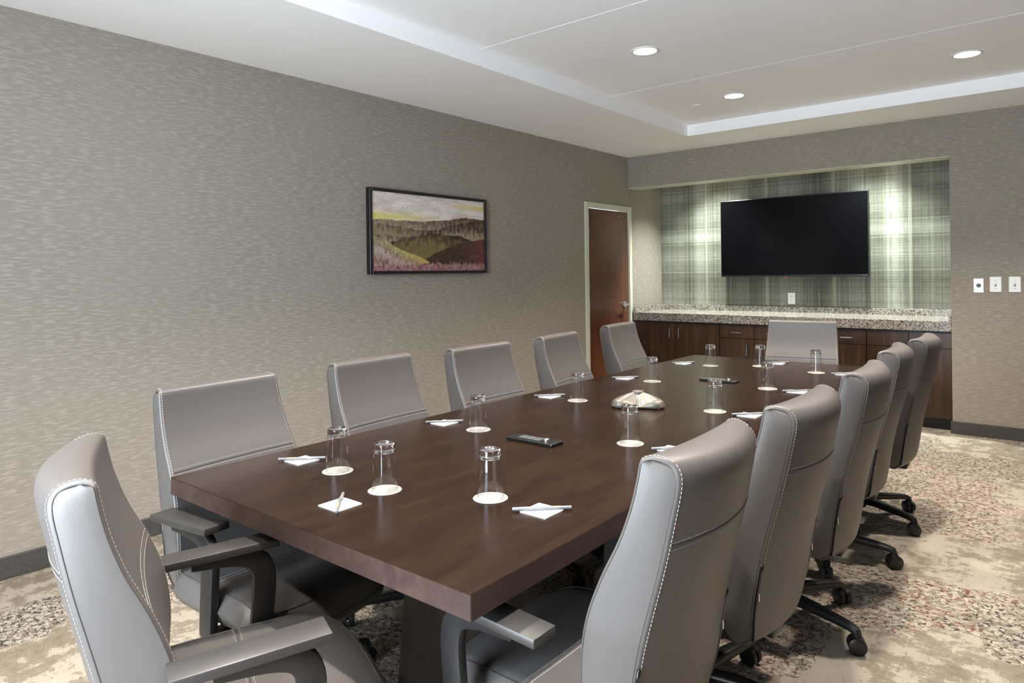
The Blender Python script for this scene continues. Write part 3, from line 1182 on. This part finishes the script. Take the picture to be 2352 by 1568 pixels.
        bm = lathe(bmesh.new(), [(0.017, 0.0), (0.02, 0.012), (0.016, 0.028), (0.008, 0.034), (0, 0.034)], 16, (wc.x, wc.y, 0.032))
        obj('caster_stem', bm, 'black', leg, smooth=50)
    return t


CH = [
    # x, y, facing angle (deg, 0 = +x), label
    (1.780, -5.310, 5.0, 'taupe leather chair nearest the camera along the painting wall'),
    (1.733, -4.630, 3.5, 'taupe leather chair second from the near end along the painting wall'),
    (1.772, -4.015, 1.0, 'taupe leather chair in the middle of the row along the painting wall'),
    (1.756, -3.305, 8.0, 'taupe leather chair in front of the mahogany door edge, fourth along the painting wall'),
    (1.645, -2.450, 6.0, 'taupe leather chair farthest along the painting wall, beside the walnut cabinets'),
    (2.762, -5.124, 180.0, 'taupe leather chair seen from behind, nearest the camera on the open side'),
    (2.788, -4.508, 178.5, 'taupe leather chair seen from behind, second from near end on the open side'),
    (2.794, -3.825, 181.5, 'taupe leather chair seen from behind, middle of the row on the open side'),
    (2.750, -3.088, 183.0, 'taupe leather chair seen from behind, fourth from near end on the open side'),
    (2.775, -2.466, 180.0, 'taupe leather chair seen from behind, nearest the cabinets on the open side'),
    (2.318, -1.950, -80.0, 'taupe leather chair at the far head of the table facing the camera'),
    (2.292, -5.680, 68.5, 'taupe leather chair at the near end of the table, its side to the camera'),
]
ARM = {5: (-1, 0.055, 0.045)}      # chair index: side, arm moved out, forward
BASE = {0: -26, 1: -21, 2: 19, 3: -18, 5: -4, 6: 11, 7: -16.5, 9: -23, 10: 24, 11: -5}    # five-star base turned under the seat
chair0 = make_chair()
for i, (x, y, a, lb) in enumerate(CH):
    t = chair0 if i == 0 else copy_tree(chair0)
    t.location = (x, y, 0)
    t.rotation_euler = (0, 0, R(a - 90))
    tag(t, lb, 'chair', 'leather conference chairs')
    if i in ARM:            # width- and depth-adjustable arms
        sd, out, fwd = ARM[i]
        for ch in t.children:
            if ch.name.startswith('arm_'):
                sg = 1 if sum(v.co.x for v in ch.data.vertices) > 0 else -1
                if sg == sd:
                    ch.location = (sg * out, fwd, 0)
    for ch in t.children:
        if ch.name.startswith('base_leg'):
            ch.rotation_euler = (0, 0, R(BASE.get(i, 0)))


# ================================================================== ON THE TABLE
def make_tumbler():
    t = empty('glass_tumbler')
    hgt, rb, rt = 0.130, 0.0355, 0.0285      # rim down, base up
    def rr(z):
        return rb + (rt - rb) * (z / hgt) - 0.0006 * math.sin(PI * z / hgt)
    zs = [0.0, 0.004] + [0.01 * k for k in range(1, 11)] + [0.106]
    # thin wall
    bm = lathe(bmesh.new(), [(rr(z), z) for z in zs], 48)
    obj('wall', bm, 'glass', t, smooth=True)
    bm = lathe(bmesh.new(), [(rr(0) - 0.0012, 0.0002), (rr(0) - 0.0007, -0.0003), (rr(0) - 0.0001, 0.0003), (rr(0) - 0.0007, 0.001), (rr(0) - 0.0012, 0.0002)], 48)
    obj('rim', bm, 'glass', t, smooth=True)
    # thick solid base
    bm = lathe(bmesh.new(), [(0, 0.110), (0.010, 0.1095), (0.020, 0.108), (rr(0.107) - 0.002, 0.1045), (rr(0.105), 0.105), (rr(0.112) + 0.0002, 0.112), (rr(0.124), 0.124), (rr(0.128) - 0.0008, 0.128), (rr(0.13) - 0.0035, 0.130), (0.019, 0.130), (0.016, 0.1275), (0, 0.1265)], 48)
    obj('base', bm, 'glass_base', t, smooth=45)
    return t


def make_coaster():
    prof = [(0, 0.0), (0.0455, 0.0), (0.0465, 0.0008), (0.0465, 0.0016), (0.0455, 0.0022), (0.0445, 0.0018), (0.0, 0.0018)]
    return obj('paper_coaster', lathe(bmesh.new(), prof, 56), 'coaster', smooth=40)


def make_note():
    bm = B(-0.0395, 0.0395, -0.0395, 0.0395, 0.0, 0.0026, 0.0003, 1)
    return obj('note_pad', bm, 'paper')


def text_mesh(body, size, mat, parent, loc, rot):
    cu = bpy.data.curves.new('lettering', 'FONT')
    cu.body = body
    cu.size = size
    cu.extrude = 0.00006
    cu.align_x = 'CENTER'
    cu.align_y = 'CENTER'
    tmp = bpy.data.objects.new('tmp', cu)
    C.objects.link(tmp)
    bpy.context.view_layer.update()
    me = bpy.data.meshes.new_from_object(tmp.evaluated_get(bpy.context.evaluated_depsgraph_get()))
    bpy.data.objects.remove(tmp)
    me.name = 'lettering'
    me.materials.clear()
    me.materials.append(MAT[mat])
    o = bpy.data.objects.new('lettering', me)
    C.objects.link(o)
    o.parent = parent
    o.location = loc
    o.rotation_euler = rot
    return o


def make_pen():
    """pen along x: cap at -x end, plug at +x end, resting radius 4.6 mm"""
    t = empty('ballpoint_pen')
    r = 0.0042
    L = 0.0745
    def lx(prof, n=14):
        bm = lathe(bmesh.new(), prof, n)
        bmesh.ops.rotate(bm, cent=(0, 0, 0), matrix=Matrix.Rotation(R(90), 3, 'Y'), verts=bm.verts)
        bmesh.ops.translate(bm, vec=(0, 0, 0.0050), verts=bm.verts)
        return bm
    obj('barrel', lx([(0, -0.02), (r, -0.02), (r, L - 0.006), (r * 0.98, L - 0.004), (0, L - 0.004)]), 'pen', t, smooth=40)
    obj('end_plug', lx([(0, L - 0.005), (r * 1.02, L - 0.005), (r * 0.98, L - 0.001), (r * 0.7, L), (0, L)]), 'pencap', t, smooth=40)
    cp = obj('cap', lx([(0, -L), (0.0035, -L), (0.0042, -L + 0.002), (0.0050, -0.034), (0.0052, -0.018), (0.0049, -0.0165), (0, -0.0165)]), 'pencap', t, smooth=40)
    bm = bmesh.new()
    sweep(bm, [(-0.040, -0.0048, 0.0050), (-0.025, -0.0064, 0.0052), (0.0, -0.0066, 0.0052), (0.006, -0.0058, 0.0050)], rrect(0.0022, 0.0030, 0.0008, 2))
    obj('clip', bm, 'pencap', cp, smooth=40)
    text_mesh('COURTYARD', 0.0052, 'gold', t, (0.032, -0.0008, 0.00925), (0, 0, 0))
    text_mesh('Marriott', 0.0032, 'whiteink', t, (0.038, -0.0034, 0.0082), (R(38), 0, 0))
    return t


glass0, coaster0, note0, pen0 = make_tumbler(), make_coaster(), make_note(), make_pen()
used = set()


def place(src, loc, rz=0.0):
    o = src if src.name not in used else copy_tree(src)
    used.add(src.name)
    o.location = loc
    o.rotation_euler = (0, 0, rz)
    return o


GL = [  # glass x, y, note centre x, y, pen angle, cap reversed, place words
    (1.958, -5.220, 1.766, -5.217, 44.5, True, 'first from near end, painting side'),
    (1.935, -4.559, 1.745, -4.552, 46, True, 'second from near end, painting side'),
    (1.910, -3.847, 1.742, -3.838, 46, True, 'third from near end, painting side'),
    (1.928, -3.155, 1.753, -3.142, 46, True, 'fourth from near end, painting side'),
    (1.934, -2.401, 1.748, -2.392, 46, True, 'farthest from camera, painting side'),
    (2.493, -5.127, 2.660, -5.123, 43, False, 'first from near end, open side'),
    (2.502, -4.404, 2.657, -4.392, 45, False, 'second from near end, open side'),
    (2.517, -3.718, 2.661, -3.710, 44, False, 'third from near end, open side'),
    (2.505, -3.039, 2.650, -3.045, 42, False, 'fourth from near end, open side'),
    (2.545, -2.346, 2.686, -2.326, 46, False, 'farthest from camera, open side'),
    (2.217, -5.254, 2.217, -5.403, 137, True, 'near end of the table'),
    (2.191, -2.253, 2.235, -2.070, 45, False, 'far head of the table'),
]
for gx, gy, nx_, ny_, pa, rev, w in GL:
    c = place(coaster0, (gx, gy, TH))
    tag(c, 'round white paper coaster under a tumbler, ' + w, 'coaster', 'paper coasters')
    g = place(glass0, (gx, gy, TH + 0.0022))
    tag(g, 'clear tumbler upside down on a coaster, ' + w, 'glass', 'upturned tumblers')
    n = place(note0, (nx_, ny_, TH))
    tag(n, 'square white note pad under a pen, ' + w, 'note pad', 'note pads')
    p = place(pen0, (nx_, ny_, TH + 0.0026), R(pa + (180 if rev else 0)))
    tag(p, 'grey capped pen across a note pad, ' + w, 'pen', 'capped pens')
    if rev:     # printing still reads from the camera side
        for ch in p.children:
            if ch.name.startswith('lettering'):
                ch.rotation_euler = (ch.rotation_euler.x, 0, ch.rotation_euler.z)

# power modules let into the table
for y, lb in ((-4.577, 'flat black power module on the table, nearer the camera'), (-2.945, 'flat black power module on the table, nearer the television')):
    t = tag(empty('power_module', (2.217, y, TH), 0.0), lb, 'power module', 'table power modules')
    obj('bezel', B(-0.100, 0.100, -0.036, 0.036, 0.0, 0.011, 0.003, 2), 'module', t)
    for k in range(3):
        x0 = -0.062 + 0.032 * k
        pt = obj('port', B(x0, x0 + 0.028, -0.014, 0.020, 0.0105, 0.0118, 0.0005, 1), 'port', t)
        bm = bmesh.new()
        box(bm, x0 + 0.008, x0 + 0.010, -0.002, 0.008, 0.0115, 0.0121)
        box(bm, x0 + 0.018, x0 + 0.020, -0.002, 0.008, 0.0115, 0.0121)
        obj('port_slot', bm, 'module', pt)
    bm = lathe(bmesh.new(), [(0.011, 0.0105), (0.0105, 0.016), (0.008, 0.018), (0, 0.018)], 20, (0.050, 0.004, 0))
    obj('knob', bm, 'steel', t, smooth=40)

# conference phone
ph = tag(empty('conference_phone', (2.196, -3.795, TH), R(-61)), 'silver three-legged conference phone at the middle of the table', 'phone')
bm = bmesh.new()
NT_, NR_ = 96, 20


def ph_k(th):
    return (0.5 + 0.5 * math.cos(3 * (th - R(60)))) ** 1.3


def ph_r(th):
    return 0.080 + 0.050 * ph_k(th) ** 1.5


def ph_pt(th, q):
    k = ph_k(th)
    r = ph_r(th) * q
    ridge = 0.066 - 0.034 * q ** 1.6
    face = 0.066 - 0.052 * min(1, max(0, q - 0.12) / 0.80)
    w = k ** 0.6
    z = ridge * w + face * (1 - w)
    edge = max(0, q - 0.84) / 0.16
    z = 0.010 + (z - 0.010) * max(0, 1 - edge ** 2.2) ** 0.5
    return Vector((r * math.cos(th), r * math.sin(th), max(0.010, z)))


ctr = bm.verts.new(ph_pt(0, 0))
prev = None
for j in range(1, NR_ + 1):
    ring = [bm.verts.new(ph_pt(2 * PI * i / NT_, j / NR_)) for i in range(NT_)]
    for i in range(NT_):
        k = (i + 1) % NT_
        if prev is None:
            bm.faces.new((ctr, ring[i], ring[k]))
        else:
            bm.faces.new((prev[i], ring[i], ring[k], prev[k]))
    prev = ring
low = [bm.verts.new((v.co.x * 0.96, v.co.y * 0.96, 0.004)) for v in prev]
for i in range(NT_):
    k = (i + 1) % NT_
    bm.faces.new((prev[i], low[i], low[k], prev[k]))
bm.faces.new(low[::-1])
obj('shell', bm, 'phone', ph, smooth=50)
for k in range(3):
    a = R(60 + 120 * k)
    obj('rubber_foot', cyl(bmesh.new(), (0.105 * math.cos(a), 0.105 * math.sin(a), 0.0), (0.105 * math.cos(a), 0.105 * math.sin(a), 0.012), 0.014, n=16), 'black', ph)
# keypad lies on the face toward local +x
for r_ in range(4):
    for c_ in range(3):
        q = 0.58 + 0.085 * r_
        th = R(-11 + 11 * c_)
        p = ph_pt(th, q)
        bm = lathe(bmesh.new(), [(0.0042, -0.002), (0.0040, 0.0016), (0, 0.002)], 10, p)
        obj('key', bm, 'key', ph, smooth=50)
p0 = ph_pt(0, 0.40)
bm = B(-0.010, 0.010, -0.022, 0.022, -0.003, 0.0012, 0.001, 1)
scr = obj('display', bm, 'phonescreen', ph, loc=p0)
scr.rotation_euler = (0, R(38), 0)
bm = lathe(bmesh.new(), [(0.026, 0.058), (0.025, 0.0665), (0.014, 0.0685), (0, 0.069)], 32)
obj('speaker_grille', bm, 'phonegrille', ph, smooth=50)
obj('indicator_light', lathe(bmesh.new(), [(0.0035, 0), (0.003, 0.001), (0, 0.0015)], 14, (-0.010, 0.0, 0.0675)), 'led', ph, smooth=True)
for k in range(3):
    a = R(60 + 120 * k)
    for j in range(5):
        q = 0.60 + 0.06 * j
        p, p2 = ph_pt(a - R(8), q), ph_pt(a + R(8), q)
        bm = sweep(bmesh.new(), [p + Vector((0, 0, 0.0002)), ph_pt(a, q) + Vector((0, 0, 0.0004)), p2 + Vector((0, 0, 0.0002))], circ(0.0009, 5))
        obj('microphone_slot', bm, 'phonegrille', ph)

bpy.context.view_layer.update()
